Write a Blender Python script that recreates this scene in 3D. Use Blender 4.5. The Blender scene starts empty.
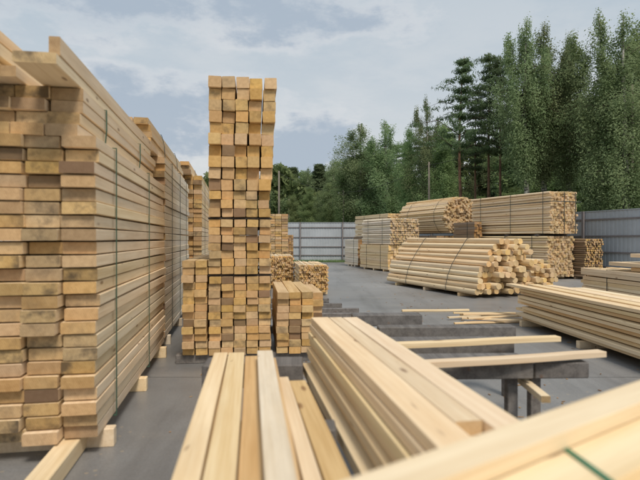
import bpy, bmesh, math, random
from mathutils import Vector, Matrix, noise
R = random.Random(11)
sc = bpy.context.scene
C = bpy.data.collections.new('yard'); sc.collection.children.link(C)
rad = math.radians
F, CX, HY, CH = 520.0, 320.0, 239.0, 1.6      # focal length (px at 640 wide), centre, horizon row, eye height

def gx(px, Y): return (px-CX)/F*Y

# ------------------------------------------------------------------ materials
class NT:
    def __init__(s, m):
        s.t = m.node_tree; s.n = s.t.nodes; s.l = s.t.links
    def add(s, typ, **kw):
        n = s.n.new(typ)
        for k, v in kw.items(): setattr(n, k, v)
        return n
    def val(s, sock, v):
        if isinstance(v, bpy.types.NodeSocket): s.l.new(v, sock)
        else: sock.default_value = v
    def math(s, op, a, b=0.0, c=None, clamp=False):
        n = s.add('ShaderNodeMath', operation=op); n.use_clamp = clamp
        s.val(n.inputs[0], a); s.val(n.inputs[1], b)
        if c is not None: s.val(n.inputs[2], c)
        return n.outputs[0]
    def vmath(s, op, a, b):
        n = s.add('ShaderNodeVectorMath', operation=op)
        s.val(n.inputs[0], a); s.val(n.inputs[1], b)
        return n.outputs[0]
    def noise(s, vec, scale, detail=4, rough=.55):
        n = s.add('ShaderNodeTexNoise')
        if vec is not None: s.l.new(vec, n.inputs['Vector'])
        n.inputs['Scale'].default_value = scale; n.inputs['Detail'].default_value = detail
        n.inputs['Roughness'].default_value = rough
        return n.outputs['Fac']
    def mapr(s, v, a, b, c=0.0, d=1.0, smooth=False):
        n = s.add('ShaderNodeMapRange')
        if smooth: n.interpolation_type = 'SMOOTHSTEP'
        s.val(n.inputs[0], v); n.inputs[1].default_value = a; n.inputs[2].default_value = b
        n.inputs[3].default_value = c; n.inputs[4].default_value = d
        return n.outputs[0]
    def mix(s, f, a, b, mode='MIX'):
        n = s.add('ShaderNodeMix', data_type='RGBA', blend_type=mode)
        s.val(n.inputs[0], f)
        for i, v in ((6, a), (7, b)):
            if isinstance(v, bpy.types.NodeSocket): s.l.new(v, n.inputs[i])
            else: n.inputs[i].default_value = (*v, 1) if len(v) == 3 else v
        return n.outputs[2]
    def hsv(s, col, h=.5, sa=1.0, v=1.0):
        n = s.add('ShaderNodeHueSaturation')
        s.val(n.inputs['Hue'], h); s.val(n.inputs['Saturation'], sa); s.val(n.inputs['Value'], v)
        s.l.new(col, n.inputs['Color']); return n.outputs[0]

def newmat(name, rough=.8, spec=.3):
    m = bpy.data.materials.new(name); m.use_nodes = True
    t = NT(m); b = t.n['Principled BSDF']
    b.inputs['Roughness'].default_value = rough
    b.inputs['Specular IOR Level'].default_value = spec
    return m, t, b

def rnd_nodes(t):
    g = t.add('ShaderNodeNewGeometry'); o = t.add('ShaderNodeObjectInfo')
    r = t.math('FRACT', t.math('ADD', g.outputs['Random Per Island'], o.outputs['Random']))
    return r, t.math('FRACT', t.math('MULTIPLY', r, 17.31)), t.math('FRACT', t.math('MULTIPLY', r, 91.7))

def wood_vec(t, r, sc3):
    tc = t.add('ShaderNodeTexCoord')
    cb = t.add('ShaderNodeCombineXYZ')
    t.val(cb.inputs[0], t.math('MULTIPLY', r, 13.0)); t.val(cb.inputs[1], t.math('MULTIPLY', r, 41.0)); t.val(cb.inputs[2], t.math('MULTIPLY', r, 7.0))
    v = t.vmath('ADD', tc.outputs['Object'], cb.outputs[0])
    return t.vmath('MULTIPLY', v, sc3), tc

def wood_side(name, light, dark, var=.16, knots=1.0, stain=0.15):
    m, t, b = newmat(name, .62, .25)
    r, r2, r3 = rnd_nodes(t)
    v, tc = wood_vec(t, r, (16, .8, 16))
    n1 = t.noise(v, 1.0, 4, .6)
    v2, _ = wood_vec(t, r, (95, 1.6, 95))
    n2 = t.noise(v2, 1.0, 3, .6)
    f = t.math('ADD', t.math('MULTIPLY', n1, .62), t.math('MULTIPLY', n2, .38))
    col = t.mix(t.mapr(f, .38, .60), dark, light)
    # knots
    vk, _ = wood_vec(t, r2, (7.5, 2.2, 7.5))
    vo = t.add('ShaderNodeTexVoronoi'); t.l.new(vk, vo.inputs['Vector']); vo.inputs['Scale'].default_value = 1.0
    k = t.mapr(vo.outputs['Distance'], .05, .15, 1, 0, True)
    pick = t.math('GREATER_THAN', t.noise(vk, .6, 1), .43)
    col = t.mix(t.math('MULTIPLY', t.math('MULTIPLY', k, pick), .75*knots), col, (.22, .105, .045))
    # weathering smudges
    v3, _ = wood_vec(t, r, (2.5, .7, 2.5))
    s = t.mapr(t.noise(v3, 1.0, 5, .65), .52, .78)
    col = t.mix(t.math('MULTIPLY', s, stain), col, (.20, .165, .125))
    col = t.hsv(col, t.mapr(r3, 0, 1, .493, .506), t.mapr(r2, 0, 1, .86, 1.12), t.mapr(r, 0, 1, 1-var, 1+var*.7))
    t.l.new(col, b.inputs['Base Color'])
    bp = t.add('ShaderNodeBump'); bp.inputs['Strength'].default_value = .25; bp.inputs['Distance'].default_value = .004
    t.l.new(n2, bp.inputs['Height']); t.l.new(bp.outputs[0], b.inputs['Normal'])
    return m

def wood_end(name, light, dark, var=.22, darkp=.08, blue=.35):
    m, t, b = newmat(name, .85, .15)
    r, r2, r3 = rnd_nodes(t)
    v, tc = wood_vec(t, r2, (1, 1, 1))
    w = t.add('ShaderNodeTexWave', wave_type='RINGS', rings_direction='Y')
    t.l.new(v, w.inputs['Vector']); w.inputs['Scale'].default_value = 26; w.inputs['Distortion'].default_value = 2.5
    w.inputs['Detail'].default_value = 2; w.inputs['Detail Scale'].default_value = 1.5
    n = t.noise(v, 26, 4, .6)
    f = t.math('ADD', t.math('MULTIPLY', w.outputs['Fac'], .3), t.math('MULTIPLY', n, .9))
    col = t.mix(t.mapr(f, .3, .85), dark, light)
    s = t.mapr(t.noise(v, 5.5, 5, .65), .48, .66)
    gate = t.mapr(r3, .35, .7)
    col = t.mix(t.math('MULTIPLY', t.math('MULTIPLY', s, gate), blue), col, (.115, .085, .06))
    isd = t.math('LESS_THAN', r2, darkp)
    col = t.mix(t.math('MULTIPLY', isd, .72), col, (.15, .075, .03))
    col = t.hsv(col, t.mapr(r3, 0, 1, .491, .507), t.mapr(r2, 0, 1, .85, 1.15), t.mapr(r, 0, 1, 1-var, 1+var*.7))
    t.l.new(col, b.inputs['Base Color'])
    bp = t.add('ShaderNodeBump'); bp.inputs['Strength'].default_value = .4; bp.inputs['Distance'].default_value = .006
    t.l.new(n, bp.inputs['Height']); t.l.new(bp.outputs[0], b.inputs['Normal'])
    return m

PALE = (wood_side('pale_pine', (.89, .705, .46), (.76, .55, .315), .08), wood_end('pale_pine_end', (.82, .60, .33), (.63, .42, .20), darkp=.01, blue=.15))
GOLD = (wood_side('golden_pine', (.80, .59, .33), (.62, .42, .21), .12), wood_end('golden_end', (.70, .48, .24), (.50, .32, .145), .20, .05, .6))
WHITE = (wood_side('bleached_pine', (.90, .79, .63), (.77, .64, .47), .14, .8, .3), wood_end('bleached_end', (.54, .36, .19), (.34, .20, .10), .3, .06, .5))
LEFTW = (wood_side('yard_pine', (.93, .735, .49), (.79, .58, .345), .09, 1.0, .25), wood_end('yard_pine_end', (.62, .425, .22), (.42, .27, .13), .27, .03, .85))  # ends darkened, sides lightened: sunlight from the right put into the colour
TAN = (PALE[0], wood_end('tan_end', (.70, .52, .31), (.50, .35, .19), .22, .05, .4))
BROWN = (wood_side('brown_pine', (.36, .25, .16), (.24, .165, .10), .2), wood_end('brown_end', (.50, .32, .16), (.32, .19, .09), .3, .1))
BARK = wood_side('old_beam', (.10, .09, .085), (.055, .05, .048), .1, .2)

def plain(name, col, rough=.6, metal=0.0, var=.15, scale=6, spec=.3):
    m, t, b = newmat(name, rough, spec)
    tc = t.add('ShaderNodeTexCoord')
    n = t.noise(tc.outputs['Object'], scale, 5, .65)
    c = t.mix(t.mapr(n, .3, .7), tuple(x*(1-var) for x in col), tuple(min(1, x*(1+var)) for x in col))
    t.l.new(c, b.inputs['Base Color']); b.inputs['Metallic'].default_value = metal
    return m
STRAP_G = plain('green_strap', (.035, .17, .09), .45)
STRAP_L = plain('faded_green_strap', (.05, .11, .075), .5)
STRAP_D = plain('dark_strap', (.05, .06, .055), .5)
GREY = wood_side('weathered_beam', (.22, .205, .195), (.125, .115, .11), .15, .5, .3)
FENCE = plain('fence_sheet', (.43, .465, .50), .6, .0, .12, .9)
RAIL = plain('fence_rail', (.22, .20, .20), .6)
POLEM = plain('weathered_pole', (.22, .19, .16), .85)
WIRE = plain('wire', (.05, .05, .05), .6)

# ------------------------------------------------------------------ object helpers
def link(o, parent=None):
    C.objects.link(o)
    if parent is not None: o.parent = parent
    return o
def tag(o, label=None, cat=None, group=None, kind=None):
    if label: o['label'] = label
    if cat: o['category'] = cat
    if group: o['group'] = group
    if kind: o['kind'] = kind
    return o
def empty(name, loc, rz=0, ry=0):
    o = bpy.data.objects.new(name, None); o.location = loc; o.rotation_euler = (0, ry, rz)
    o.empty_display_size = .2
    return link(o)
def bobj(name, bm, mats, parent=None, smooth=False):
    me = bpy.data.meshes.new(name); bm.normal_update(); bm.to_mesh(me); bm.free()
    for m in (mats if isinstance(mats, (list, tuple)) else [mats]): me.materials.append(m)
    if smooth:
        for p in me.polygons: p.use_smooth = True
    return link(bpy.data.objects.new(name, me), parent)
def bbox(bm, x0, x1, y0, y1, z0, z1, M=None):
    vs = [bm.verts.new((x, y, z)) for x in (x0, x1) for y in (y0, y1) for z in (z0, z1)]
    if M is not None:
        for v in vs: v.co = M @ v.co
    for f in ((0,1,3,2), (4,6,7,5), (0,4,5,1), (2,3,7,6), (0,2,6,4), (1,5,7,3)):
        bm.faces.new([vs[i] for i in f])
def chamfer(bm, w):
    bmesh.ops.bevel(bm, geom=bm.edges[:], offset=w, segments=1, affect='EDGES')
def tube(bm, pts, radii, seg=8):
    rings = []
    for i, p in enumerate(pts):
        d = (Vector(pts[min(i+1, len(pts)-1)]) - Vector(pts[max(i-1, 0)])).normalized()
        u = d.cross(Vector((0.3, 1, 0.1))).normalized(); w = d.cross(u)
        rings.append([bm.verts.new(Vector(p) + (u*math.cos(a)+w*math.sin(a))*radii[i]) for a in (2*math.pi*k/seg for k in range(seg))])
    for a, b in zip(rings, rings[1:]):
        for k in range(seg): bm.faces.new((a[k], a[(k+1) % seg], b[(k+1) % seg], b[k]))
    bm.faces.new(rings[0][::-1]); bm.faces.new(rings[-1])

# ------------------------------------------------------------------ boards
# a board mesh runs along +Y from its near end; origin at the centre of the near end
def section(w, h, kind, rr):
    x, z = w/2, h/2
    if kind == 'square':
        c = min(w, h)*.05
        return [(-x+c, -z), (x-c, -z), (x, -z+c), (x, z-c), (x-c, z), (-x+c, z), (-x, z-c), (-x, -z+c)]
    if kind == 'wane':      # cant with rounded, uneven corners
        pts = []
        cs = [rr.uniform(.2, .46)*min(w, h) for _ in range(4)]
        for (sx, sz), c in zip(((1, -1), (1, 1), (-1, 1), (-1, -1)), cs):
            a = (sx*x, sz*(z-c)); b_ = (sx*(x-c), sz*z); m = (sx*(x-c*.3), sz*(z-c*.3))
            seq = [b_, m, a] if sx*sz < 0 else [a, m, b_]
            pts += seq
        return pts
    n = 9; ph = rr.random()*6
    return [(x*math.cos(a+ph)*rr.uniform(.9, 1.05), z*math.sin(a+ph)*rr.uniform(.9, 1.05)) for a in (2*math.pi*k/n for k in range(n))]
def board_bm(bm, w, h, L, kind='square', M=None, rr=R, warp=0.0):
    sec = section(w, h, kind, rr)
    n = len(sec); ns = 2 if warp == 0 else 7
    ph = rr.random()*6
    rings = []
    for j in range(ns):
        u = j/(ns-1); y = u*L
        dz = warp*math.sin(ph+u*5)*(4*u*(1-u)); dx = warp*math.cos(ph*2+u*4)*(4*u*(1-u))
        ring = []
        for (px, pz) in sec:
            p = Vector((px+dx, y, pz+dz))
            ring.append(bm.verts.new(M @ p if M is not None else p))
        rings.append(ring)
    for a, b in zip(rings, rings[1:]):
        for k in range(n):
            f = bm.faces.new((a[k], a[(k+1) % n], b[(k+1) % n], b[k])); f.material_index = 0
    f = bm.faces.new(rings[0][::-1]); f.material_index = 1
    f = bm.faces.new(rings[-1]); f.material_index = 1
cache = {}
def board_mesh(w, h, L, kind, mats, var=0, warp=0.0):
    key = (round(w, 3), round(h, 3), round(L, 2), kind, mats[0].name, mats[1].name, var, warp)
    if key not in cache:
        bm = bmesh.new(); board_bm(bm, w, h, L, kind, rr=random.Random(hash((round(w,3), round(L,2), var)) & 0xffff), warp=warp)
        bmesh.ops.recalc_face_normals(bm, faces=bm.faces)
        me = bpy.data.meshes.new('board'); bm.to_mesh(me); bm.free()
        me.materials.append(mats[0]); me.materials.append(mats[1]); cache[key] = me
    return cache[key]
def board(parent, x, y, z, w, h, L, mats=PALE, kind='square', rot=(0, 0, 0), name='board', warp=0.0, nv=4):
    o = bpy.data.objects.new(name, board_mesh(w, h, L, kind, mats, R.randrange(nv), warp))
    o.location = (x, y, z); o.rotation_euler = rot
    return link(o, parent)
def thing_board(x, y, z, w, h, L, yaw, label, group=None, mats=PALE, name='board', cat='board', pitch=0, roll=0, warp=.004, kind='square'):
    o = board(None, x, y, z, w, h, L, mats, kind, (pitch, roll, rad(yaw)), name, warp)
    return tag(o, label, cat, group)

def strap_loop(root, y, x0, x1, z0, z1, m, w=.022, t=.006):
    bm = bmesh.new(); e = .004
    bbox(bm, x0-t-e, x1+t+e, y-w/2, y+w/2, z1+e, z1+e+t)
    bbox(bm, x0-t-e, x1+t+e, y-w/2, y+w/2, z0-e-t, z0-e)
    bbox(bm, x0-t-e, x0-e, y-w/2, y+w/2, z0-e, z1+e)
    bbox(bm, x1+e, x1+e+t, y-w/2, y+w/2, z0-e, z1+e)
    return bobj('strap', bm, m, root)
def hull_strap(root, y, pts, m, w=.018, t=.008):
    # pts: (x, z) points around the section; strap follows their convex hull
    ps = sorted(set(pts))
    def half(ps):
        h = []
        for p in ps:
            while len(h) > 1 and (h[-1][0]-h[-2][0])*(p[1]-h[-2][1])-(h[-1][1]-h[-2][1])*(p[0]-h[-2][0]) <= 0: h.pop()
            h.append(p)
        return h[:-1]
    H = half(ps)+half(ps[::-1]); n = len(H); bm = bmesh.new(); ring = []
    cx = sum(p[0] for p in H)/n; cz = sum(p[1] for p in H)/n
    for p in H:
        d = Vector((p[0]-cx, p[1]-cz)).normalized()
        row = []
        for e in (.006, .006+t):
            for yy in (y-w/2, y+w/2): row.append(bm.verts.new((p[0]+d.x*e, yy, p[1]+d.y*e)))
        ring.append(row)
    for i in range(n):
        a, b = ring[i], ring[(i+1) % n]
        for q in ((2, 3), (1, 0), (0, 2), (3, 1)):
            bm.faces.new((a[q[0]], b[q[0]], b[q[1]], a[q[1]]))
    bmesh.ops.recalc_face_normals(bm, faces=bm.faces)
    return bobj('strap', bm, m, root)

def bundle(name, label, group, loc, yaw, cells, mats, cat='timber stack', straps=(), sm=STRAP_D, bearers=(), bext=(0, 0), bz=.1,
           kind='square', jit=.02, hull=False, limit=100, bmats=None, ry=0, tilt=.0):
    """cells: (x, z, w, h, y, L, priority) in the thing's own frame, length along +Y."""
    root = empty(name, loc, rad(yaw), ry); tag(root, label, cat, group)
    cells = sorted(cells, key=lambda c: -c[6])
    rest = bmesh.new(); nrest = 0
    for i, (x, z, w, h, y, L, pr) in enumerate(cells):
        dy = y + R.uniform(-jit, jit); rot = (R.uniform(-1, 1)*min(.006, tilt*.3), R.uniform(-tilt, tilt), R.uniform(-1, 1)*min(.006, tilt*.3))
        if i < limit:
            board(root, x, dy, z, w, h, L, mats, kind, rot)
        else:
            M = Matrix.Translation((x, dy, z)) @ Matrix.Rotation(rot[1], 4, 'Y')
            board_bm(rest, w, h, L, kind, M); nrest += 1
    if nrest:
        bmesh.ops.recalc_face_normals(rest, faces=rest.faces)
        tag(bobj('board', rest, mats, root), kind='stuff')
    else: rest.free()
    x0 = min(c[0]-c[2]/2 for c in cells); x1 = max(c[0]+c[2]/2 for c in cells)
    z0 = min(c[1]-c[3]/2 for c in cells); z1 = max(c[1]+c[3]/2 for c in cells)
    for s in straps:
        if hull:
            hull_strap(root, s, [(c[0]+a*c[2]/2, c[1]+b*c[3]/2) for c in cells for a in (-1, 1) for b in (-1, 1)], sm)
        else: strap_loop(root, s, x0, x1, z0, z1, sm, w=.02)
    for s in bearers:
        bm = bmesh.new(); bbox(bm, x0-bext[0], x1+bext[1], s-.045, s+.045, 0.002, bz-.003)
        chamfer(bm, .006); bobj('bearer', bm, (bmats or mats)[0], root)
    return root
def grid(cols, rows, w, h, L, z0=.1, x0=0, gx_=.006, gz=.004, side=-1, ywob=0, lean=0.0, xj=.004, bow=0.0):
    out = []
    for r in range(rows):
        for c in range(cols):
            vis = (c == 0 if side < 0 else c == cols-1) or r == rows-1
            x = x0+(c+.5)*(w+gx_)+R.uniform(-xj, xj)+lean*r
            out.append((x, z0+(r+.5)*(h+gz), w*R.uniform(.94, 1.0), h*R.uniform(.93, 1.0), R.uniform(-ywob, ywob)+bow*math.sin(r*.7), L, (1000 if vis else 0)+r))
    return out

# ================================================================== SETTING
def asphalt():
    m, t, b = newmat('asphalt', .55, .5)
    tc = t.add('ShaderNodeTexCoord'); v = tc.outputs['Object']
    big = t.noise(v, .16, 5, .6); mid = t.noise(v, 1.3, 6, .65); fine = t.noise(v, 60, 3, .7)
    col = t.mix(t.mapr(big, .35, .65), (.18, .178, .18), (.34, .336, .332))
    col = t.mix(t.math('MULTIPLY', t.mapr(mid, .45, .7), .55), col, (.27, .27, .27))
    col = t.mix(t.math('MULTIPLY', t.mapr(fine, .35, .7), .3), col, (.06, .06, .065))
    # tyre tracks and dirt drawn out across the yard
    tr = t.noise(t.vmath('MULTIPLY', v, (1.6, .12, 1)), 1.0, 5, .7)
    col = t.mix(t.math('MULTIPLY', t.mapr(tr, .50, .68), .38), col, (.085, .08, .078))
    st = t.noise(t.vmath('MULTIPLY', v, (.25, 1.1, 1)), 1.0, 6, .7)
    col = t.mix(t.math('MULTIPLY', t.mapr(st, .55, .75), .3), col, (.36, .33, .29))
    # sawdust specks and straw
    vo = t.add('ShaderNodeTexVoronoi'); t.l.new(v, vo.inputs['Vector']); vo.inputs['Scale'].default_value = 9
    sp = t.math('MULTIPLY', t.math('LESS_THAN', vo.outputs['Distance'], .13), t.math('GREATER_THAN', t.noise(v, .9, 3), .55))
    col = t.mix(t.math('MULTIPLY', sp, .5), col, (.42, .34, .24))
    # expansion joints between the slabs
    br = t.add('ShaderNodeTexBrick'); t.l.new(v, br.inputs['Vector']); br.offset = 0
    br.inputs['Scale'].default_value = 1; br.inputs['Brick Width'].default_value = 6; br.inputs['Row Height'].default_value = 6; br.inputs['Mortar Size'].default_value = .015
    col = t.mix(t.math('MULTIPLY', br.outputs['Fac'], .5), col, (.05, .05, .05))
    t.l.new(col, b.inputs['Base Color'])
    t.l.new(t.mapr(big, .35, .65, .30, .55), b.inputs['Roughness'])
    bp = t.add('ShaderNodeBump'); bp.inputs['Strength'].default_value = .35; bp.inputs['Distance'].default_value = .006
    t.l.new(t.math('ADD', fine, mid), bp.inputs['Height']); t.l.new(bp.outputs[0], b.inputs['Normal'])
    return m
def grassm():
    m, t, b = newmat('grass_ground', .95, .1)
    tc = t.add('ShaderNodeTexCoord'); v = tc.outputs['Object']
    col = t.mix(t.mapr(t.noise(v, .8, 6, .7), .35, .65), (.045, .06, .022), (.10, .13, .045))
    t.l.new(col, b.inputs['Base Color']); return m
def sheet(name, pts, z, m):
    bm = bmesh.new(); bm.faces.new([bm.verts.new((x, y, z)) for x, y in pts])
    return tag(bobj(name, bm, m), kind='structure')
GRASS = grassm()
sheet('ground', [(-900, -300), (900, -300), (900, 1200), (-900, 1200)], 0, GRASS)
FD = Vector((-math.sin(rad(20)), math.cos(rad(20)), 0))      # direction of the right fence
FP = Vector((11.5, 22, 0)); FQ = FP + FD*((37-22)/FD.y)      # corner
FN = FP - FD*24
ins = Vector((-FD.y, FD.x, 0))*.5
sheet('yard', [(-30, -8), (FN.x-.4, -8), (FN.x+ins.x, FN.y), (FQ.x+ins.x, 35.6), (-30, 35.6)], .004, asphalt())

def fence(name, A, B, label, post_every=3.0, H=2.75):
    A = Vector(A); B = Vector(B); d = (B-A); L = d.length; d.normalize()
    root = empty(name, A, math.atan2(d.y, d.x)); tag(root, label, 'fence')
    bm = bmesh.new()                    # trapezoid profile sheet
    x = 0; xs = []; p = .19
    while x < L:
        xs += [(x, 0), (x+.09, 0), (x+.11, .012), (x+.17, .012)]; x += p
    lo = [bm.verts.new((a, c, .05)) for a, c in xs]; hi = [bm.verts.new((a, c, H)) for a, c in xs]
    for i in range(len(xs)-1): bm.faces.new((lo[i], lo[i+1], hi[i+1], hi[i]))
    bobj('metal_sheet', bm, FENCE, root)
    s = 1 if name == 'metal_fence' else 1
    for z in (.45, 1.05, 1.72, 2.42):
        bm = bmesh.new(); bbox(bm, 0, L, -.05, -.004, z-.03, z+.03); bobj('rail', bm, RAIL, root)
    k = 0; x = .6
    while x < L:
        bm = bmesh.new(); bbox(bm, x-.045, x+.045, -.14, -.052, 0, H+.03); bobj('post', bm, RAIL, root); x += post_every
    bm = bmesh.new(); bbox(bm, 0, L, -.03, .05, H+.002, H+.03); bobj('cap', bm, FENCE, root)
    return root
fence('metal_fence', (-26, 36.9, 0), (FQ.x-.1, 36.9, 0), 'pale grey corrugated metal fence across the far end of the yard')
fence('metal_fence', FQ, FN, 'blue grey corrugated metal fence with brown rails along the right side')
# ------------------------------------------------------------------ utility poles
def pole(x, Y, h, label, arm=True, r=.09):
    root = empty('utility_pole', (x, Y, 0)); tag(root, label, 'utility pole')
    bm = bmesh.new(); tube(bm, [(0, 0, 0), (0, 0, h)], [r, r*.7], 10); bobj('shaft', bm, POLEM, root, True)
    if arm:
        bm = bmesh.new(); bbox(bm, -.6, .6, -.04, .04, h-.52, h-.44); bobj('crossarm', bm, POLEM, root)
        for dx in (-.52, 0, .52):
            bm = bmesh.new(); tube(bm, [(dx, 0, h-.43), (dx, 0, h-.33), (dx, 0, h-.25)], [.04, .07, .03], 8); bobj('insulator', bm, FENCE, root, True)
    return (x, Y, h)
P2 = pole(gx(429, 41), 41, 1.6+77*41/F, 'bare wooden utility pole standing above the rounded timber bundles', False)
P1 = pole(gx(343.5, 58), 58, 1.6+49*58/F, 'wooden utility pole with a crossarm behind the far fence')
P3 = pole(gx(279, 66), 66, 1.6+68*66/F, 'tall dark utility pole just right of the tall stack of beams', False, .15)
pole(gx(289, 74), 74, 1.6+40*74/F, 'short grey utility pole right of the tall dark pole', False, .13)
P0 = pole(16.2, 27, 9.6, 'wooden utility pole among the trees at the right edge of the forest')
def wire(A, B, lab, sag=.5):
    bm = bmesh.new(); pts = []
    for i in range(25):
        u = i/24; p = Vector(A).lerp(Vector(B), u); p.z -= sag*4*u*(1-u); pts.append(p)
    tube(bm, pts, [.018]*25, 5); tag(bobj('overhead_wire', bm, WIRE), lab, 'wire', 'overhead wires')
for a, b, l in ((P0, P2, 'overhead wire rising to the right in front of the forest'), (P2, P1, 'overhead wire between the two poles right of centre'), (P1, P3, 'overhead wire running left to the tall dark pole')):
    wire((a[0], a[1], a[2]-.25), (b[0], b[1], b[2]-.25), l)

# ------------------------------------------------------------------ trees
def leafmat(name, c1, c2, c3):
    m, t, b = newmat(name, .7, .15)
    r, r2, r3 = rnd_nodes(t)
    tc = t.add('ShaderNodeTexCoord'); o = t.add('ShaderNodeObjectInfo')
    n = t.noise(tc.outputs['Object'], .55, 4, .6)
    col = t.mix(t.mapr(n, .35, .65), c1, c2)
    col = t.mix(t.mapr(r2, .6, 1, 0, .4), col, c3)
    col = t.hsv(col, t.mapr(o.outputs['Random'], 0, 1, .475, .52), 1.0, t.mapr(o.outputs['Random'], 0, 1, .78, 1.2))
    t.l.new(col, b.inputs['Base Color'])
    tr = t.add('ShaderNodeBsdfTranslucent'); t.l.new(col, tr.inputs[0])
    mx = t.add('ShaderNodeMixShader'); mx.inputs[0].default_value = .5
    t.l.new(b.outputs[0], mx.inputs[1]); t.l.new(tr.outputs[0], mx.inputs[2])
    t.l.new(mx.outputs[0], t.n['Material Output'].inputs[0]); return m
LB = leafmat('birch_leaves', (.20, .275, .135), (.31, .385, .20), (.40, .46, .26))
LD = leafmat('broad_leaves', (.19, .28, .12), (.30, .395, .175), (.38, .46, .22))
LP = leafmat('pine_needles', (.10, .15, .075), (.155, .21, .105), (.21, .26, .14))
def barkm(name, c1, c2, s=3):
    m, t, b = newmat(name, .9, .1); tc = t.add('ShaderNodeTexCoord')
    v = t.vmath('MULTIPLY', tc.outputs['Object'], (1, 1, .35 if s > 5 else 3))
    t.l.new(t.mix(t.mapr(t.noise(v, s, 4, .7), .42, .58), c1, c2), b.inputs['Base Color']); return m
BB = barkm('birch_bark', (.55, .53, .48), (.10, .095, .085), 2.5)
BP = barkm('pine_bark', (.24, .145, .095), (.13, .085, .06), 7)
BD = barkm('dark_bark', (.10, .08, .06), (.05, .042, .035), 7)

def leaves(bm, c, n, sx, sz, size, rr, droop=0.0, flat=False, out=Vector((0, 0, 0))):
    for _ in range(n):
        p = Vector([max(-1.7, min(1.7, rr.gauss(0, 1))) for _k in range(3)]); p = Vector((p.x*sx, p.y*sx, p.z*sz))
        nrm = (p.normalized()*.6+out*.8+Vector((rr.gauss(0, .45), rr.gauss(0, .45), rr.gauss(0, .45)+.45))).normalized()
        p.z -= droop*min(1.8, abs(rr.gauss(0, 1)))
        p += c
        s = size*rr.uniform(.55, 1.5)
        u = nrm.cross(Vector((rr.gauss(0, 1), rr.gauss(0, 1), rr.gauss(0, .5)))).normalized()
        if droop > .3: u = (u+Vector((0, 0, -1.3))).normalized(); u = (u-nrm*u.dot(nrm)).normalized()
        v = nrm.cross(u)
        if flat: a, b = u*s*1.5, v*s*.32
        else: a, b = u*s*.95, v*s*.5
        vs = [bm.verts.new(p-a), bm.verts.new(p+b), bm.verts.new(p+a), bm.verts.new(p-b)]
        bm.faces.new(vs)
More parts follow.
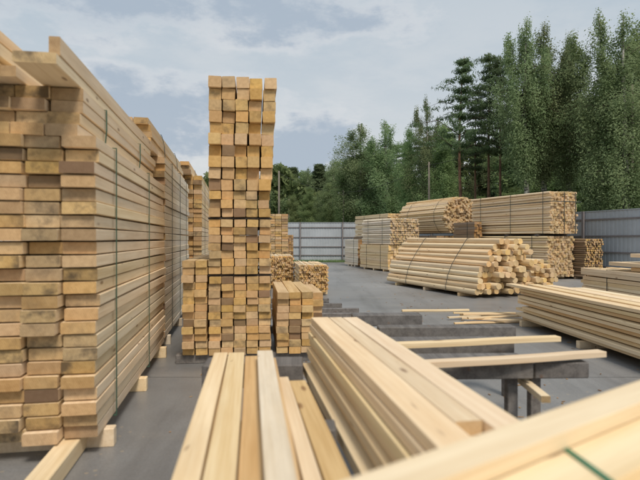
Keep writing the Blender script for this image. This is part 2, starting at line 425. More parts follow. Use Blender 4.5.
def tree_proto(kind, seed):
    rr = random.Random(seed); H = 16.0
    tb = bmesh.new(); lb = bmesh.new()
    bx, by = rr.uniform(-.5, .5), rr.uniform(-.4, .4)
    def axis(z): u = z/H; return Vector((bx*math.sin(u*2.4), by*math.sin(u*3), z))
    N = 12; r0 = .2 if kind != 'pine' else .125
    tube(tb, [axis(H*i/N) for i in range(N+1)], [r0*(1-i/N)**.8+.015 for i in range(N+1)], 8)
    if kind == 'birch':
        base, W, nb = (.40 if seed == 20 else .22), 2.4, 100
        env = lambda u: (math.sin(min(1, u*1.7+.15)*math.pi*.5)*(1-u)**(.58+.12*(seed % 3)))*1.35+.02
    elif kind == 'broad':
        base, W, nb = .10, 3.0, 120
        env = lambda u: (math.sin(min(1, u*2.2+.2)*math.pi*.5)*(1-u**1.7)**.8)*1.05+.03
    elif kind == 'spruce':
        base, W, nb = .12, 2.3, 130
        env = lambda u: (1-u)**.85+.04
    else:
        base, W, nb = .52, 2.6, 52
        env = (lambda u: (1-u)**.85*1.05+.06) if seed == 8 else (lambda u: (.5+.5*math.sin(min(1, u*1.6)*math.pi*.5))*(1-u)**.5*.8+.05)
    for i in range(nb):
        u = (i+rr.random())/nb
        if kind == 'pine': u = (math.floor(u*11)+rr.uniform(-.12, .12)+.3)/11; u = max(0, min(.99, u))
        z = H*(base+(1-base)*u); ang = i*2.4+rr.uniform(-.5, .5)
        lump = .62+1.25*noise.noise(Vector((math.cos(ang)*1.3, math.sin(ang)*1.3, z*.5))+Vector((seed*3.7, 0, 0)))
        rmax = W*env(u)*max(.3, min(1.5, lump+rr.uniform(-.2, .45)))
        a0 = axis(z); dirv = Vector((math.cos(ang), math.sin(ang), 0))
        if kind in ('birch', 'broad') and u > .35 and i % 3 < 2:      # side leaders give the crown several tops
            q = (u-.35)/.65; th = seed*1.9+(i % 3)*2.6
            a0 = a0+Vector((math.cos(th), math.sin(th), 0))*(1.25*q**.6); a0.z -= (1.2+.9*(i % 3))*q; rmax *= .8
        rise = {'birch': .55, 'broad': .4, 'spruce': -.18, 'pine': .12}[kind]
        tip = a0+dirv*rmax+Vector((0, 0, rmax*rise))
        mid = a0.lerp(tip, .5)+Vector((0, 0, rmax*.08))
        if rmax > .5:
            nf = len(tb.faces); dr = Vector((0, 0, -.35*rmax if kind == 'birch' else 0))
            tube(tb, [a0, mid+Vector((0, 0, rmax*.12)), tip+dr], [.036*(1.2-u), .02, .005], 4)
            tb.faces.ensure_lookup_table()
            for f_ in tb.faces[nf:]: f_.material_index = 1
        if kind in ('birch', 'broad'):
            for f in (.45, .75, 1.0):
                c = a0.lerp(tip, f)
                if kind == 'birch': leaves(lb, c, int(150*(1-.45*u)), .25*(1.1-.6*u), .30, .06, rr, .75*(1.1-.5*u), out=dirv)
                else: leaves(lb, c, 78, .40, .30, .095, rr, .1, out=dirv)
        elif kind == 'spruce':
            for f in (.3, .55, .8, 1.0):
                c = a0.lerp(tip, f)
                leaves(lb, c, 34, .22*(1.3-.5*f), .10, .13, rr, .2, True, out=dirv)
        else:
            for f in (.4, .7, 1.0):
                c = a0.lerp(tip, f)
                leaves(lb, c, 46, .22, .09, .085, rr, .04, True, out=dirv)
    if kind == 'pine':
        for i in range(9):
            z = H*rr.uniform(.2, .52); ang = rr.random()*6.3
            a0 = axis(z); tube(tb, [a0, a0+Vector((math.cos(ang)*.8, math.sin(ang)*.8, rr.uniform(-.2, .1)))], [.025, .008], 4)
    mt = bpy.data.meshes.new('trunk'); tb.to_mesh(mt); tb.free()
    mt.materials.append({'birch': BB, 'pine': BP, 'spruce': BD, 'broad': BD}[kind]); mt.materials.append(BD)
    for p in mt.polygons: p.use_smooth = True
    mc = bpy.data.meshes.new('crown'); lb.to_mesh(mc); lb.free()
    mc.materials.append({'birch': LB, 'broad': LD, 'spruce': LP, 'pine': LP}[kind])
    return mt, mc
PR = {k: [tree_proto(k, s) for s in ss] for k, ss in dict(birch=(1, 2, 3, 20), broad=(4, 5), spruce=(6, 7), pine=(8, 9)).items()}
NAME = dict(birch='birch_tree', broad='broadleaf_tree', spruce='spruce_tree', pine='pine_tree')
def tree(kind, px, top, Y, label=None, group=None, wide=1.0, var=None):
    h = 1.6+(HY-top)*Y/F
    o = empty(NAME[kind], (gx(px, Y), Y, 0), R.random()*6.28)
    mt, mc = PR[kind][R.randrange(len(PR[kind])) if var is None else var]
    s = h/16.3; w = s**.75*wide
    o.scale = (w, w, s)
    tag(o, label, NAME[kind].replace('_', ' '), group)
    link(bpy.data.objects.new('trunk', mt), o); link(bpy.data.objects.new('crown', mc), o)
    return o
T = [ # kind, px, top row, distance, label, width
 ('birch', 531, 15, 30, 'tall birch with drooping crown left of the two tallest birches', .95),
 ('birch', 549, 20, 31, 'slim birch with pale trunk rising behind the large strapped pack', 1.1),
 ('birch', 592, 11, 29, 'tallest birch in the forest edge on the right', 1.15),
 ('birch', 571, 30, 32, 'birch filling the dip between the two tallest crowns', 1.1),
 ('birch', 628, 12, 27, 'birch at the right edge of the picture above the fence', 1.2),
 ('broad', 645, 20, 30, 'dark leafy tree cut off by the right edge', 1.0),
 ('pine', 466, 53, 35, 'slender pine with open layered branches standing out against the sky', 1.1),
 ('pine', 489, 49, 36, 'pine with a dense dark top right of the slender pine', 1.0),
 ('pine', 501, 54, 35, 'reddish trunked pine close to the birch crowns', .9),
 ('pine', 476, 85, 38, 'lower pine between the slender and the dense one', .9),
 ('birch', 423, 95, 46, 'thin topped birch rising above the leafy trees in the middle', .9),
 ('broad', 443, 122, 44, 'rounded green tree just left of the pines', .8),
 ('broad', 410, 128, 48, 'bushy tree behind the rounded timber bundles', .7),
 ('birch', 388, 119, 54, 'tall dense birch, right one of the pair above the log packs', 1.75),
 ('birch', 361, 122, 58, 'tall dense birch, left one of the pair above the log packs', 1.85),
 ('birch', 374, 140, 60, 'birch half hidden between the tall pair', 1.5),
 ('broad', 346, 158, 60, 'dark tree on the left shoulder of the tall birches', .8),
 ('birch', 330, 166, 76, 'loose birch left of the tall birches in the low far row', 2.0),
 ('spruce', 318, 163, 80, 'spruce with pointed top in the low far row', 1.9),
 ('birch', 306, 168, 82, 'birch near the middle of the low far row', 2.0),
 ('spruce', 293, 166, 84, 'spruce beside the short grey pole', 1.9),
 ('birch', 279, 163, 84, 'birch right behind the tall stack of beams', 2.0),
 ('broad', 310, 187, 62, 'light green leafy tree in front of the far spruces', .9),
 ('broad', 329, 183, 66, 'pale green bushy tree left of the utility pole with crossarm', .9),
 ('broad', 292, 196, 68, 'low light green tree near the short grey pole', .9),
]
for k, px, top, Y, lab, w in T: tree(k, px, top, Y, lab, None, w, {549: 3, 571: 3, 466: 0, 489: 1, 501: 1}.get(px))
# deeper rows that close the forest
for i in range(30):
    u = i/29; px = 665-u*400+R.uniform(-6, 6)
    Y = 36+u*52+R.uniform(-1, 4)
    top = 60+u*118+R.uniform(-4, 14)
    if 450 < px < 520: top += 36
    tree(R.choice(['spruce', 'broad', 'pine', 'birch']), px, top, Y, 'dark tree deep inside the forest behind the front row', 'dark trees inside the forest', 1.5)
for k, (px, top) in enumerate(((272, 172), (285, 174), (300, 171), (314, 172), (324, 170), (338, 160))):
    tree('broad', px, top, 88+R.uniform(-2, 2), 'far leafy tree in the low band right of the tall stack', 'far trees in the low band', 1.9)
for i in range(20):
    u = i/19; px = 650-u*320+R.uniform(-6, 6)
    Y = 32+u*36+R.uniform(0, 4)
    top = 165+u*25+R.uniform(-14, 10)
    if 455 < px < 515: top = R.uniform(186, 200)
    tree('broad', px, top, Y, 'low leafy undergrowth tree at the foot of the forest', 'undergrowth trees at the forest foot', 1.5)
# distant wooded rise closing the view between the trunks
bm = bmesh.new(); rr = random.Random(5)
for i in range(26000):
    u = rr.random(); x = 34-u*80; Y = 50+u*62+rr.uniform(0, 4); z = rr.random()**.8*(11+2.5*math.sin(u*40))
    leaves(bm, Vector((x, Y, z)), 1, .1, .1, .55, rr)
tag(bobj('far_wood', bm, LD), 'dark mass of forest seen between the trunks', 'forest', None, 'stuff')
# verge grass along the fence foot
bm = bmesh.new()
for i in range(9000):
    x = rr.uniform(-14, FQ.x-.3); y = 35.7+rr.random()*1.05; h = rr.uniform(.06, .2); a = rr.random()*3.14
    dx, dy = math.cos(a)*.02, math.sin(a)*.02
    bm.faces.new([bm.verts.new((x-dx, y-dy, 0)), bm.verts.new((x+dx, y+dy, 0)), bm.verts.new((x+rr.uniform(-.05, .05), y+rr.uniform(-.05, .05), h))])
tag(bobj('verge_grass', bm, LD), 'strip of short grass at the foot of the far fence', 'grass', None, 'stuff')

# ================================================================== LEFT ROW OF PACKS
GL = 'packs in the left row'
ya = 9.2
def corner_right(px, Y, yaw, width):   # near right corner given -> near left corner of the thing
    X = gx(px, Y); a = rad(yaw); return (X-width*math.cos(a), Y-width*math.sin(a), 0)
W5 = 5*.246
cells = grid(5, 23, .238, .0865, 3.62, .15, side=1, gx_=.008, gz=.009, ywob=.055, xj=.013)
bundle('timber_pack', 'big near pack on the left with staggered board ends and green straps', GL, corner_right(97, 3.75, ya, W5), ya, cells, LEFTW,
       straps=(.55, 2.2), sm=STRAP_L, bearers=(.28, 1.75, 3.3), bext=(0, .055), bz=.148, tilt=.012, limit=100)
A0 = Vector(corner_right(97, 3.75, ya, W5)); ca, sa_ = math.cos(rad(ya)), math.sin(rad(ya))
def inA(x, y, z): return (A0.x+x*ca-y*sa_, A0.y+x*sa_+y*ca, z)
# beam on the ground under the near pack, sticking forward
p = inA(1.02, -.75, .073); thing_board(*p, .15, .13, 4.0, ya, 'long beam lying on the ground under the near left pack', None, LEFTW, 'beam', 'beam')
zt = .15+23*.095+.005
bundle('timber_pack', 'upper near pack on the left set back from the pack below', GL, inA(-.05, .06, 0), ya,
       grid(5, 4, .226, .088, 3.5, zt, side=1, gx_=.006, gz=.004, ywob=.05, xj=.012), LEFTW, straps=(.7, 2.3), sm=STRAP_L, tilt=.02, hull=True)
zt2 = zt+4*.092+.004
LW = []
for i, (x, y, dz, w, h, L, lab) in enumerate([
    (.50, -.45, .175, .28, .09, 3.5, 'thick board between the two highest boards at the far left'),
    (.96, -.42, .04, .26, .07, 3.7, 'wide board jutting forward on top of the near left pack'),
    (.42, -.40, .07, .34, .10, 3.8, 'grey ended board jutting out at the far left above the near pack'),
    (.62, -.1, .04, .22, .075, 3.5, 'board lying flat between the two jutting boards on the near left pack'),
    (1.06, -.36, .14, .07, .12, 3.75, 'board standing on edge along the top of the near left pack'),
    (.52, -.75, .27, .24, .08, 3.5, 'topmost flat board at the far left of the picture'),
    ]):
    p = inA(x, y, zt2+dz); thing_board(*p, w, h, L, ya, lab, None, LEFTW)
# second pile of the row
w3 = 5*.2
o3 = corner_right(165, 7.6, ya, w3)
bundle('timber_pack', 'second pack of the left row with pale long side', GL, o3, ya, grid(5, 26, .195, .098, 3.9, .15, side=1, ywob=.04), WHITE,
       straps=(.8, 2.0, 3.2), bearers=(.3, 2, 3.6), bext=(0, .04), bz=.148, tilt=.01)
z3 = .15+26*.102+.004
p3 = Vector(o3)
def in3(o, yaw, x, y, z):
    c, s = math.cos(rad(yaw)), math.sin(rad(yaw)); return (o[0]+x*c-y*s, o[1]+x*s+y*c, z)
bundle('timber_pack', 'loose topped upper pack jutting forward on the second pack of the left row', GL, in3(o3, ya, -.12, -.5, 0), ya,
       grid(5, 5, .20, .085, 4.3, z3, side=1, ywob=.06, xj=.02, lean=-.015), LEFTW, straps=(1.2, 3.0), tilt=.02, hull=True)
o4 = corner_right(202, 12.0, ya, 1.0)
bundle('timber_pack', 'third pack of the left row just left of the tall stack', GL, o4, ya, grid(5, 27, .195, .104, 4.2, .15, side=1, ywob=.05), LEFTW,
       straps=(1.0, 3.0), bearers=(.3, 2, 3.8), bz=.148)
bundle('timber_pack', 'small upper pack jutting left on the third pack of the left row', GL, in3(o4, ya, -.25, -.3, 0), ya,
       grid(5, 3, .20, .085, 4.2, .15+27*.108+.004, side=1, ywob=.05, lean=-.02), LEFTW, straps=(1.5,), hull=True)

# ================================================================== TALL STACK AND ITS NEIGHBOURS
yb = 7.0
GM = 'stacks of square beams in the middle'
X1, Y1 = gx(208.5, 6.6), 6.6
def tier(name, lab, z, rows, h, cols=5, w=.152, x=0, lean=0.0, jit=.03, fan=0.0, xj=.008, L=2.6, y=0, straps=(.5, 2.0), dark=GOLD, tilt=.03, side=1):
    cs = []
    for r in range(rows):
        for c in range(cols):
            k = (c-(cols-1)/2)
            cs.append((x+(c+.5)*(w+.006)+lean*r+k*fan*r+R.uniform(-xj, xj), z+(r+.5)*(h+.003), (w+fan*r*.75)*R.uniform(.92, 1.0), h*R.uniform(.95, 1.01), R.uniform(-jit, jit)+y, L, 100+r))
    return bundle('beam_stack', lab, GM, (X1, Y1, 0), yb, cs, dark, 'beam stack', straps=straps, jit=.01, tilt=tilt, sm=STRAP_D)
t1 = tier('a', 'lowest tier of the tall stack of square beams', .12, 11, .088)
z = .12+11*.091
def spacer(z, x0, x1, lab):
    for y in (.10, 1.3, 2.4):
        bm = bmesh.new(); bbox(bm, x0, x1, y-.04, y+.04, z+.002, z+.026)
        o = bobj('spacer_batten', bm, BARK); o.location = (X1, Y1, 0); o.rotation_euler = (0, 0, rad(yb))
        tag(o, lab, 'batten', 'spacer battens in the tall stack')
spacer(z, -.01, .80, 'thin dark spacer batten above the lowest tier of the tall stack')
tier('b', 'second tier of the tall stack, between two dark spacer lines', z+.03, 7, .097)
z2 = z+.03+7*.1
spacer(z2, -.01, .80, 'thin dark spacer batten above the second tier of the tall stack')
tier('c', 'third tier of the tall stack with large golden ends', z2+.03, 3, .108, 5, .150)
z3b = z2+.03+3*.111
tier('d', 'top tier of the tall stack fanning out into five uneven columns', z3b+.004, 10, .142, 5, .153, .0, lean=.004, fan=.0019, jit=.06, xj=.011, straps=(), tilt=.05)
# bearers under the tall stack, small stack and right stack
for k, (y, l) in enumerate(((.15, 'front'), (2.2, 'back'))):
    bm = bmesh.new(); bbox(bm, -.42, 1.5, y-.07, y+.07, .005, .117); chamfer(bm, .006)
    o = bobj('bearer_beam', bm, GREY); o.location = (X1, Y1, 0); o.rotation_euler = (0, 0, rad(yb))
    tag(o, 'dark grey beam on the ground under the %s of the middle stacks' % l, 'beam')
tier('e', 'low stack of darker beam ends on the left of the tall stack', .12, 13, .090, 2, .15, -.33, L=2.4, jit=.05, straps=(.6,))
tier('f', 'low stack of square beams on the right of the tall stack', .12, 9, .085, 3, .155, .86, L=1.75, jit=.03, straps=())
tier('g', 'narrow column of beams set back at the right end of the low stack', .12, 8, .090, 1, .16, 1.345, L=1.4, y=.35, straps=())
# stake packs behind
def stakes(cols, rows, s, L, z0=.1, side=-1, kind=None):
    out = []
    for r in range(rows):
        for c in range(cols):
            e = (c == 0 if side < 0 else c == cols-1) or r == rows-1
            out.append(((c+.5+(r % 2)*.35)*s+R.uniform(-.01, .01), z0+(r+.5)*s*.93+R.uniform(-.006, .006), s*R.uniform(.85, 1.05), s*R.uniform(.8, .98), R.uniform(-.06, .06), L, 1000*e+r))
    return out
bundle('stake_pack', 'pack of round stakes with pale top, nearer of the two beyond the low stack', 'stake packs', (gx(298.5, 14.6), 14.6, 0), 6, stakes(13, 13, .064, 2.6), (PALE[0], GOLD[1]), 'stake pack',
       straps=(.5, 2.0), bearers=(.4, 2.2), kind='wane', tilt=.1)
bundle('stake_pack', 'pack of round stakes directly right of the tall stack, farther of the two', 'stake packs', (gx(266, 16.8), 16.8, 0), 6, stakes(13, 15, .068, 2.6), (PALE[0], GOLD[1]), 'stake pack',
       straps=(.5, 2.0), bearers=(.4, 2.2), kind='wane', tilt=.1)
bundle('timber_pack', 'tall pack of flat boards showing between the tall stack and the far fence', 'far packs', (gx(262, 22), 22, 0), 6, grid(4, 24, .27, .103, 3.5, .1, side=1), LEFTW,
       straps=(.5,), bearers=(.4, 3))
bundle('timber_pack', 'small reddish pack in front of the left end of the far fence', 'far packs', (gx(287, 31), 31, 0), 6, grid(3, 16, .12, .105, 3, .1), BROWN, bearers=(.4, 2))

# ================================================================== RIGHT SIDE PACKS
yc = 20.5
GR = 'packs on the right half of the yard'
# heap of waney beams
cs = []; s = .168; rows = 10; z = .10
for r in range(rows):
    n = [12, 12, 12, 11, 11, 10, 9, 8, 6, 5][r]; off = [0, .02, .07, .13, .20, .30, .40, .50, .62, .74][r]
    for c in range(n):
        k = R.uniform(.85, 1.05)
        cs.append((off+(c+.5)*s+R.uniform(-.02, .02), z+(r+.5)*s*.9+R.uniform(-.012, .012), s*k, s*R.uniform(.85, .98), R.uniform(-.28, .22)*(1 if c else .5), 5.0, 100*(c == 0)+r))
bundle('beam_heap', 'strapped heap of rough waney beams lying in the middle of the yard', GR, (gx(474, 13.9), 13.9, 0), yc, cs, PALE, 'beam heap', straps=(1.3, 3.6), bearers=(.7, 2.5, 4.3),
       kind='wane', hull=True, tilt=.6, jit=.05, bz=.1)
cs = [((c+.5)*.155+R.uniform(-.02, .02), .1+(r+.5)*.145, .15, .14, R.uniform(-.2, .2), 2.4, 10) for r in range(6) for c in range([6, 6, 6, 5, 4, 3][r])]
bundle('beam_heap', 'small heap of short beams on the right of the big rough heap', GR, (gx(531, 16.2), 16.2, 0), yc, cs, PALE, 'beam heap', kind='wane', tilt=.3, bearers=(.5, 1.7), straps=(1.1,), hull=True)
# two-tier big pack
base = (gx(547, 20.3), 20.3)
def rp(name, lab, px, Y, cols, rows, w, h, L, z0, mats=PALE, yaw=yc, kind='square', straps=(.8, 2.4), dx=0, dy=0, tilt=.08, ywob=.05, st=False, bearers=True, cat='timber stack', bz=None):
    loc = in3((gx(px, Y), Y), yaw, dx, dy, 0)
    cs = (stakes(cols, rows, w, L, z0) if st else grid(cols, rows, w, h, L, z0, side=-1, ywob=ywob))
    return bundle(name, lab, GR, loc, yaw, cs, mats, cat, straps=straps, bearers=((.5, L/2, L-.5) if bearers else ()), bz=z0 if z0 < .3 else .1, kind=kind, tilt=tilt)
rp('timber_pack', 'lower half of the tall strapped pack with densely packed ends near the right fence', 547, 20.3, 13, 17, .102, .10, 4.6, .1, st=True, kind='wane', mats=TAN)
zt = .1+17*.0949+.03
for y in (.5, 2.3, 4.1):
    bm = bmesh.new(); bbox(bm, -.05, 1.5, y-.05, y+.05, zt-.016, zt+.06)
    o = bobj('bearer_beam', bm, BARK); q = in3(base, yc, 0, y, 0)
    o.location = in3(base, yc, 0, 0, 0); o.rotation_euler = (0, 0, rad(yc)); tag(o, 'dark spacer beam between the halves of the tall strapped pack', 'beam', 'spacer beams of the tall strapped pack')
root = rp('timber_pack', 'upper half of the tall strapped pack on the right with dark straps across its ends', 547, 20.3, 13, 17, .105, .12, 4.9, zt+.065, st=True, kind='wane', mats=TAN, dx=.04, dy=-.1, straps=(.35, 2.2, 4.2), bearers=False)
# strap running round the pack lengthwise at mid height
bm = bmesh.new()
zz = zt+.065+1.24
bbox(bm, -.02, 1.46, -.155, -.145, zz, zz+.03); bbox(bm, -.022, -.014, -.145, 4.9, zz, zz+.03)
bobj('strap', bm, STRAP_D, root)
# a vertical strap across the ends
bm = bmesh.new()
for x in (.55, 1.12): bbox(bm, x, x+.03, -.17, -.158, zt+.06, zt+1.68)
bobj('strap', bm, STRAP_D, root)
rp('stake_pack', 'brown sided narrow pack standing against the right fence', 585, 20.3, 10, 18, .09, .1, 2.3, .1, mats=(BROWN[0], GOLD[1]), st=True, kind='round', straps=(.6,), yaw=20.5, cat='stake pack', tilt=.1)
# far two-tier pack left
rp('timber_pack', 'lower pale pack under the stake pack left of centre right', 388, 25.2, 9, 9, .15, .13, 3.2, .1)
zt = .1+9*.134+.02
rp('stake_pack', 'pack of golden stake ends lying on the pale lower pack', 388, 25.2, 14, 12, .115, .11, 3.2, zt, mats=(WHITE[0], TAN[1]), st=True, kind='round', dx=.05, dy=-.1, bearers=False, cat='stake pack')
rp('timber_pack', 'small grey pack at the left end of the right hand group', 358, 29.6, 5, 11, .13, .13, 1.9, .1, mats=(WHITE[0], BROWN[1]), straps=(.6,))
# packs under and the rounded bundle
rp('timber_pack', 'dark brown lower pack under the rounded bundle', 437, 26.2, 15, 16, .15, .10, 5.2, .1, mats=BROWN)
zt = .1+16*.104+.03
cs = []; rad_ = 1.02; s = .112
r = -9
for j in range(-12, 13):
    for i in range(-11, 12):
        x, z = (i+(j % 2)*.5)*s, j*s*.9
        if (x/1.08)**2+(z/1.0)**2 < .96 and z > -.86:
            cs.append((x+1.1, zt+.86+z+R.uniform(-.015, .015), s*R.uniform(.8, 1.05), s*R.uniform(.75, 1.0), R.uniform(-.16, .12)-.1, 4.6, 50+abs(x)*10+(z if z > 0 else 0)*10-(x*6)))
bundle('rounded_bundle', 'large rounded strapped bundle of thin laths on top of the brown pack', GR, (gx(441, 26.2), 26.2, .12), yc, cs, TAN, 'lath bundle', straps=(.7, 3.4), kind='wane', hull=True, tilt=.5)
rp('timber_pack', 'long pale flat topped pack reaching out behind the stake pack', 437, 26.2, 10, 12, .17, .105, 4.6, zt, dx=-.35, dy=4.6, bearers=False, straps=(1.0, 3.2))
rp('timber_pack', 'brown pack supporting the long flat topped pack', 437, 26.2, 13, 16, .16, .10, 4.2, .1, mats=BROWN, dx=-.3, dy=5.4)
rp('timber_pack', 'brown weathered pack between the rounded bundle and the tall strapped pack', 474, 23.6, 3, 20, .135, .11, 1.6, .1, mats=BROWN, straps=(.5,))
# right edge
yd = 3.2
def loose_pile(): pass
cs = []
for r in range(9):
    x0 = R.uniform(-.10, .06); y0 = R.uniform(-.2, .12)
    for c in range(8):
        cs.append((x0+(c+.5)*.17, .12+(r+.5)*.062+(.0), .163, .046, y0+R.uniform(-.1, .1), 4.6, 1000*(c == 0 or r == 8)+r))
bundle('board_stack', 'low stack of thin boards with open gaps at the right edge', GR, (3.98, 5.2, 0), yd, cs, PALE, 'board stack', bearers=(.6, 2.4, 4.3), bz=.115, jit=.01, straps=())
for k, (dx, dy, lab) in enumerate(((.12, .3, 'leftmost'), (.34, .1, 'middle'), (.62, -.1, 'rightmost'))):
    p = in3((3.98, 5.2), yd, dx, dy, .12+9*.062+.03)
    thing_board(*p, .19, .045, 4.7, yd+R.uniform(-1.2, 1.2), lab+' loose board on top of the low gapped stack', None, PALE)
o7 = (7.05, 9.6)
bundle('timber_pack', 'strapped pale pack behind the low gapped stack', GR, (7.05, 9.6, 0), 3, grid(8, 8, .15, .09, 4.0, .1, ywob=.06), PALE, straps=(1.0, 2.9), bearers=(.6, 3.3), tilt=.03)
for r in range(4):
    for c in range(3):
        p = in3(o7, 3, .30+c*.29+[0, -.06, .05, .14][r], 0, .1+8*.094+.055+r*.104)
        thing_board(p[0], p[1], p[2], .27, .085, [2.3, 2.9, 2.0, 2.5][r]+R.uniform(-.05, .05), 3+R.uniform(-1, 1), ['left', 'middle', 'right'][c]+' board in the '+['bottom', 'second', 'third', 'top'][r]+' layer of the staggered pile on the strapped pale pack', None, PALE)

# ================================================================== FOREGROUND RACK
ye = 8.0
def trestle(px0, px1, Y, zt, lab, hh=.15, legs=(.15, .85), dep=.16):
    x0, x1 = gx(px0, Y), gx(px1, Y); root = empty('trestle', (x0, Y, 0), rad(2.0)); tag(root, lab, 'trestle', 'grey trestles of the rack')
    L = x1-x0
    bm = bmesh.new(); bbox(bm, 0, L, -dep/2, dep/2, zt-hh, zt); chamfer(bm, .008); bobj('top_beam', bm, GREY, root)
    for u in legs:
        bm = bmesh.new(); bbox(bm, L*u-.038, L*u+.038, -.038, .038, .004, zt-hh-.002); chamfer(bm, .005); bobj('leg', bm, GREY, root)
    return root
ZT = .72
trestle(205, 303, 3.74, ZT, 'grey trestle under the far ends of the left foreground boards', .16, (.12, .6), .26)
trestle(384, 527, 3.84, ZT, 'grey trestle reaching out to the right of the foreground pile', .125, (.04, .90), .30)
trestle(375, 512, 4.55, ZT+.005, 'grey beam trestle directly under the farther crossing board', .12, (.05, .5), .2)
trestle(305, 395, 3.72, .553, 'low grey trestle under the far end of the foreground pile', .14, (.2, .8), .16)
trestle(356, 500, 2.2, .553, 'low grey trestle under the near end of the foreground pile', .14, (.2, .75), .14)
root = trestle(527.5, 581, 3.90, ZT-.02, 'short grey beam end joined to the long trestle', .115, (.12,), .26)
trestle(378, 515, 5.25, ZT, 'middle grey trestle beyond the foreground pile', .12, (.05, .95))
trestle(352, 421, 6.1, ZT, 'far grey trestle at the tip of the foreground pile', .13, (.12, .5), .2)
trestle(205, 336, 2.45, ZT, 'near grey trestle below the left foreground boards', .14, (.2, .8), .14)
# loose timbers along the trestles
def cross(px0, y0, px1, y1, z, w, h, lab, mats=PALE):
    Y0, Y1_ = (CH-z)*F/(y0-HY), (CH-z)*F/(y1-HY)
    A = Vector((gx(px0, Y0), Y0)); B = Vector((gx(px1, Y1_), Y1_)); d = B-A
    return thing_board(A.x, A.y, z-h/2, w, h, d.length, math.degrees(math.atan2(-d.x, d.y)), lab, None, mats)
cross(385, 343, 558, 336, .772, .085, .042, 'farther of the two pale boards laid across toward the gapped stack')
cross(398, 363, 602, 350.5, .768, .09, .042, 'nearer of the two pale boards laid across toward the gapped stack')
thing_board(1.50, 3.45, .535, .06, .045, 1.2, -3, 'brown stick poking out from below the grey trestle', None, LEFTW)
# grey bearers on the ground beyond
for k, (pr, y) in enumerate(((329, 299.5), (342, 304.5), (359, 309.5), (375, 314.5))):
    Y = (CH-.09)*F/(y-HY); x0 = gx(270, Y); x1 = gx(pr, Y)
    bm = bmesh.new(); bbox(bm, 0, x1-x0, -.07, .07, .005, .11); chamfer(bm, .006)
    o = bobj('ground_bearer', bm, GREY); o.location = (x0, Y, 0); o.rotation_euler = (0, 0, rad(2))
    tag(o, ['farthest and shortest', 'second farthest', 'third farthest', 'nearest and longest'][k]+' dark grey bearer lying on the yard past the foreground pile', 'beam')
# bark scraps and splinters littered over the yard
bm = bmesh.new(); rs = random.Random(3)
for i in range(420):
    Y = rs.uniform(2.5, 30); x = rs.uniform(-1.9, 9) if rs.random() < .8 else rs.gauss(2.5, .8)
    if rs.random() < .5: Y = 4+abs(rs.gauss(0, 3.5))
    l = rs.uniform(.008, .045); w_ = rs.uniform(.003, .010)
    M = Matrix.Translation((x, Y, .008)) @ Matrix.Rotation(rs.random()*6.3, 4, 'Z') @ Matrix.Rotation(rs.uniform(-.12, .12), 4, 'Y')
    bbox(bm, -l, l, -w_, w_, 0, .004, M)
tag(bobj('wood_scraps', bm, BROWN[1]), 'splinters and bark scraps scattered on the grey yard', 'wood scraps', None, 'stuff')
# heap of laths on the ground
for k in range(9):
    a = [80, 84, 98, 70, 88, 105, 76, 92, 86][k]
    thing_board(2.75+R.uniform(-.25, .1), 10.1+R.uniform(-.5, .5), .03+.028*(k//2), .06, .03, R.uniform(1.0, 1.6), -a, 'thin pale lath in the scattered little heap on the yard', 'laths scattered on the yard', PALE, 'lath', 'lath')
thing_board(gx(402, 11.4), 11.4, .03, .08, .04, 1.5, -86, 'single straight lath just beyond the scattered heap', None, PALE, 'lath', 'lath')

# left foreground boards (px at far end, far Y, direction yaw)
yF = 7.4
def fore(pxl, pxr, yfar, z, h, Ynear, lab, yaw=yF, mats=PALE, grp=None):
    Yf = (CH-z)*F/(yfar-HY); w = (pxr-pxl)/F*Yf; xc = gx((pxl+pxr)/2, Yf); a = rad(yaw)
    L = (Yf-Ynear)/math.cos(a)
    return thing_board(xc+L*math.sin(a), Yf-L*math.cos(a), z-h/2, w-.004, h, L, yaw, lab, grp, mats, warp=.003)
fore(214, 227.8, 352.5, .80, .045, .5, 'leftmost pale board of the foreground rack')
fore(228.5, 244.5, 352.5, .80, .045, .5, 'second pale board from the left of the foreground rack')
fore(245, 258, 356, .775, .05, .5, 'narrow lower board in the gap of the foreground rack', mats=GOLD)
fore(214, 229, 357, .752, .03, .5, 'thin board hidden below the leftmost foreground board', mats=GOLD)
fore(230, 244, 357, .752, .03, .5, 'thin board hidden below the second foreground board', mats=GOLD)
fore(257, 272.5, 350.5, .845, .05, .5, 'bleached board lying highest among the left foreground boards', yaw=7.6, mats=(WHITE[0], PALE[1]))
fore(259, 276, 358, .785, .055, .5, 'board right under the bleached highest board', mats=GOLD)
fore(277, 288.5, 377, .775, .05, .5, 'short golden board right of the bleached board', yaw=8.6, mats=PALE)
fore(289, 306, 380.5, .775, .05, .5, 'short golden board beside the dark gap', yaw=9, mats=GOLD)
# main foreground pile
yP = 9.3
a = rad(yP)
tops = [(311, 328.5), (329, 342), (342.5, 357.5)]
LN = ['left', 'middle', 'right']
Yf = 4.12
for k, (l, r_) in enumerate(tops):
    w = (r_-l)/F*Yf; xc = gx((l+r_)/2, Yf); L = [2.75, 2.38, 2.75][k]
    thing_board(xc+L*math.sin(a), Yf-L*math.cos(a)+(k-1)*w*math.sin(a)*0, .98-.025, w-.003, .05, L, yP, LN[k]+' top board of the foreground pile', None, PALE, warp=.0015)
for r in range(7):
    zc = .98-.051-.053*(r+.5)
    xo = [-.035, -.045, -.035, -.055, -.05, -.09, -.085][r]
    for c in range(4):
        w = .115; x = gx(314, Yf)+xo+(c+.5)*(w+.002); L = 2.9
        thing_board(x+L*math.sin(a), Yf-L*math.cos(a)+[.0, -.06, -.03, -.12, -.02, -.18, -.1][r], zc, w, .050, L, yP,
            ['first', 'second', 'third', 'fourth'][c]+' board from the left in layer '+['two', 'three', 'four', 'five', 'six', 'seven', 'eight'][r]+' of the foreground pile', None, PALE, warp=.0015)
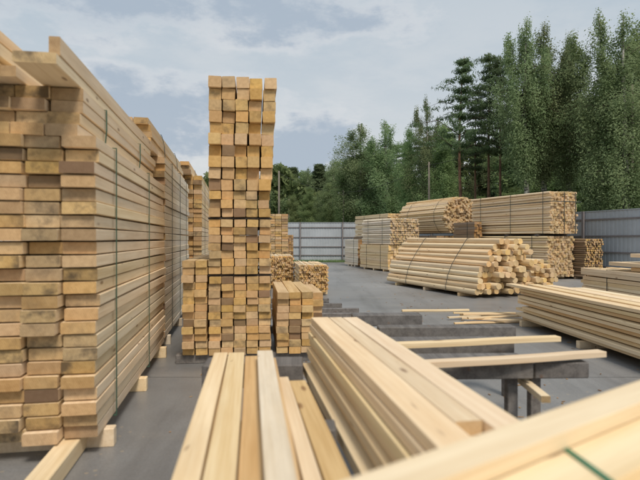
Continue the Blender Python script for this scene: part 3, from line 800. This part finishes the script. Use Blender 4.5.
# near strapped pack crossing the lower right corner
yG = -54.5
ag = rad(yG)
zG = 1.13
def onG(px, py, z=zG):
    Y = (CH-z)*F/(py-HY); return Vector((gx(px, Y), Y, z))
e1 = onG(420, 452); e2 = onG(640, 370)
d = Vector((math.sin(-ag), math.cos(-ag), 0)); n = Vector((d.y, -d.x, 0))
org = e1 - d*.95
root = empty('timber_pack', (org.x, org.y, 0), yG*math.pi/180); tag(root, 'green strapped pack of planed boards cutting across the lower right corner', 'timber stack', None)
h = .05
ws = [.113, .158, .15, .15, .15, .15]
for r in range(5):
    x = .0
    for c, w in enumerate(ws):
        top = zG-.047-r*(h+.002)
        if r > 0 or c < 2:
            board(root, x+w/2+(.0 if r == 0 else R.uniform(-.006, .003)), R.uniform(-.03, .03), top-h/2, w-.004, h, 4.2, PALE, warp=.001)
        x += w
thing_board(org.x-d.x*.1+n.x*.055, org.y-d.y*.1+n.y*.055, zG-.0225, .113, .043, 4.3, yG-.4, 'broad board lying loose along the far edge of the near strapped pack', None, PALE, warp=.001)
zs = zG-.047
inv = Matrix.Rotation(-ag, 3, 'Z')
for (pa, pb) in (((548, 437), (593, 470)), ((652, 405), (700, 440))):
    A = inv @ (onG(*pa, z=zs)-Vector((org.x, org.y, 0))); B = inv @ (onG(*pb, z=zs)-Vector((org.x, org.y, 0)))
    m_ = (B.y-A.y)/(B.x-A.x); W = sum(ws)-.004; bm = bmesh.new()
    f = lambda x: A.y+m_*(x-A.x)
    for (xa, xb, za, zb) in ((-.008, .270, zs+.001, zs+.005), (-.014, -.008, zs-.26, zs+.005), (.2702, .275, zs-.05, zs+.005), (.2752, W, zs-.051, zs-.047), (W, W+.005, zs-.26, zs-.047)):
        vs = []
        for x in (xa, xb):
            for e in (-.009, .009):
                for z in (za, zb): vs.append(bm.verts.new((x, f(x)+e, z)))
        for q in ((0,1,3,2), (4,6,7,5), (0,4,5,1), (2,3,7,6), (0,2,6,4), (1,5,7,3)): bm.faces.new([vs[i] for i in q])
    bmesh.ops.recalc_face_normals(bm, faces=bm.faces)
    bobj('strap', bm, STRAP_G, root)
for y in (.4, 3.6):
    bm = bmesh.new(); bbox(bm, 0, sum(ws)-.02, y-.06, y+.06, .76, zs-.275); chamfer(bm, .004); bobj('bearer', bm, PALE[0], root)
p = org + n*.075
for yy, lb in ((.38, 'left'), (3.62, 'right')):
    q = org + d*yy
    rt = empty('trestle', (q.x, q.y, 0), yG*math.pi/180); tag(rt, 'grey trestle below the %s end of the near strapped pack' % lb, 'trestle', 'trestles below the near strapped pack')
    bm = bmesh.new(); bbox(bm, -.05, .85, -.07, .07, .62, .757); chamfer(bm, .006); bobj('top_beam', bm, GREY, rt)
    for xx in (.05, .7):
        bm = bmesh.new(); bbox(bm, xx, xx+.09, -.045, .045, .005, .618); bobj('leg', bm, GREY, rt)

# ================================================================== LIGHT, SKY, CAMERA
SUN_EL, SUN_AZ = 54, 158     # azimuth measured clockwise from +Y: behind the camera, a little left
s = bpy.data.lights.new('sun', 'SUN'); s.energy = 2.55; s.angle = rad(14); s.color = (1, .90, .76)
so = bpy.data.objects.new('sun', s); C.objects.link(so)
dv = Vector((math.sin(rad(SUN_AZ))*math.cos(rad(SUN_EL)), math.cos(rad(SUN_AZ))*math.cos(rad(SUN_EL)), math.sin(rad(SUN_EL))))
so.rotation_euler = dv.to_track_quat('Z', 'Y').to_euler()
w = bpy.data.worlds.new('World'); sc.world = w; w.use_nodes = True
t = NT(w); bg = t.n['Background']
sk = t.add('ShaderNodeTexSky', sky_type='NISHITA'); sk.sun_disc = False
sk.sun_elevation = rad(SUN_EL); sk.sun_rotation = rad(SUN_AZ); sk.dust_density = 2.5; sk.air_density = 1.2
tc = t.add('ShaderNodeTexCoord'); g = tc.outputs['Generated']
sep = t.add('ShaderNodeSeparateXYZ'); t.l.new(g, sep.inputs[0])
zc = t.math('MAXIMUM', sep.outputs[2], 0.0)
den = t.math('ADD', zc, .16)
cb = t.add('ShaderNodeCombineXYZ'); t.val(cb.inputs[0], t.math('DIVIDE', sep.outputs[0], den)); t.val(cb.inputs[1], t.math('DIVIDE', sep.outputs[1], den))
t.val(cb.inputs[2], t.math('MULTIPLY', zc, 3.0))
n1 = t.noise(cb.outputs[0], .62, 6, .55)
v2 = t.vmath('ADD', cb.outputs[0], (3.1, 1.7, .4)); n2 = t.noise(v2, 1.15, 7, .6)
haze = t.mapr(zc, .03, .42, 1, 0)
base = t.mix(haze, (4.2, 5.0, 5.65), (6.9, 6.8, 6.6))
base = t.mix(.15, base, sk.outputs[0])
white = t.mix(t.math('MULTIPLY', t.mapr(n2, .48, .66, 0, 1, True), .25), base, (7.1, 7.0, 6.9))
az = t.math('DIVIDE', sep.outputs[0], t.math('MAXIMUM', t.math('ABSOLUTE', sep.outputs[1]), .05))
blob = None
for (ax, z0, wx, wz, st) in ((-.30, .205, .24, .075, 1.0), (-.02, .165, .13, .07, 1.0), (-.50, .40, .42, .06, .8), (-.10, .40, .25, .045, .6), (.9, .22, .3, .08, .7), (-1.3, .25, .5, .1, 1.0)):
    a_ = t.math('DIVIDE', t.math('SUBTRACT', az, ax), wx); b_ = t.math('DIVIDE', t.math('SUBTRACT', sep.outputs[2], z0), wz)
    e = t.math('MULTIPLY', t.math('SUBTRACT', 1.0, t.math('ADD', t.math('MULTIPLY', a_, a_), t.math('MULTIPLY', b_, b_))), st)
    blob = e if blob is None else t.math('MAXIMUM', blob, e)
cn = t.noise(t.vmath('MULTIPLY', g, (7, 7, 15)), 1.0, 8, .62)
dk = t.mapr(t.math('ADD', t.math('MAXIMUM', blob, -1.5), t.math('MULTIPLY', t.math('SUBTRACT', cn, .5), 4.5)), -.15, .75, 0, 1, True)
rim = t.mapr(t.math('ADD', t.math('MAXIMUM', blob, -1.5), t.math('MULTIPLY', t.math('SUBTRACT', cn, .5), 5.5)), -.7, .3, 0, 1, True)
col = t.mix(t.math('MULTIPLY', rim, .30), white, (7.4, 7.2, 7.2))
col = t.mix(t.math('MULTIPLY', dk, .85), col, (3.3, 4.0, 4.85))
t.l.new(col, bg.inputs[0]); bg.inputs[1].default_value = .115
cam = bpy.data.cameras.new('camera'); co = bpy.data.objects.new('camera', cam); C.objects.link(co)
cam.sensor_width = 36; cam.lens = F/640*36; cam.clip_end = 3000; cam.clip_start = .05
co.location = (0, 0, CH); co.rotation_euler = (rad(90)-math.atan((240-HY)/F), 0, 0)
cam.dof.use_dof = True; cam.dof.focus_distance = 15; cam.dof.aperture_fstop = 1.8
sc.camera = co
sc.view_settings.view_transform = 'Standard'; sc.view_settings.look = 'None'; sc.view_settings.exposure = 0

sc.cycles.max_bounces = 6; sc.cycles.diffuse_bounces = 3; sc.cycles.glossy_bounces = 2; sc.cycles.transmission_bounces = 3
sc.cycles.use_adaptive_sampling = True
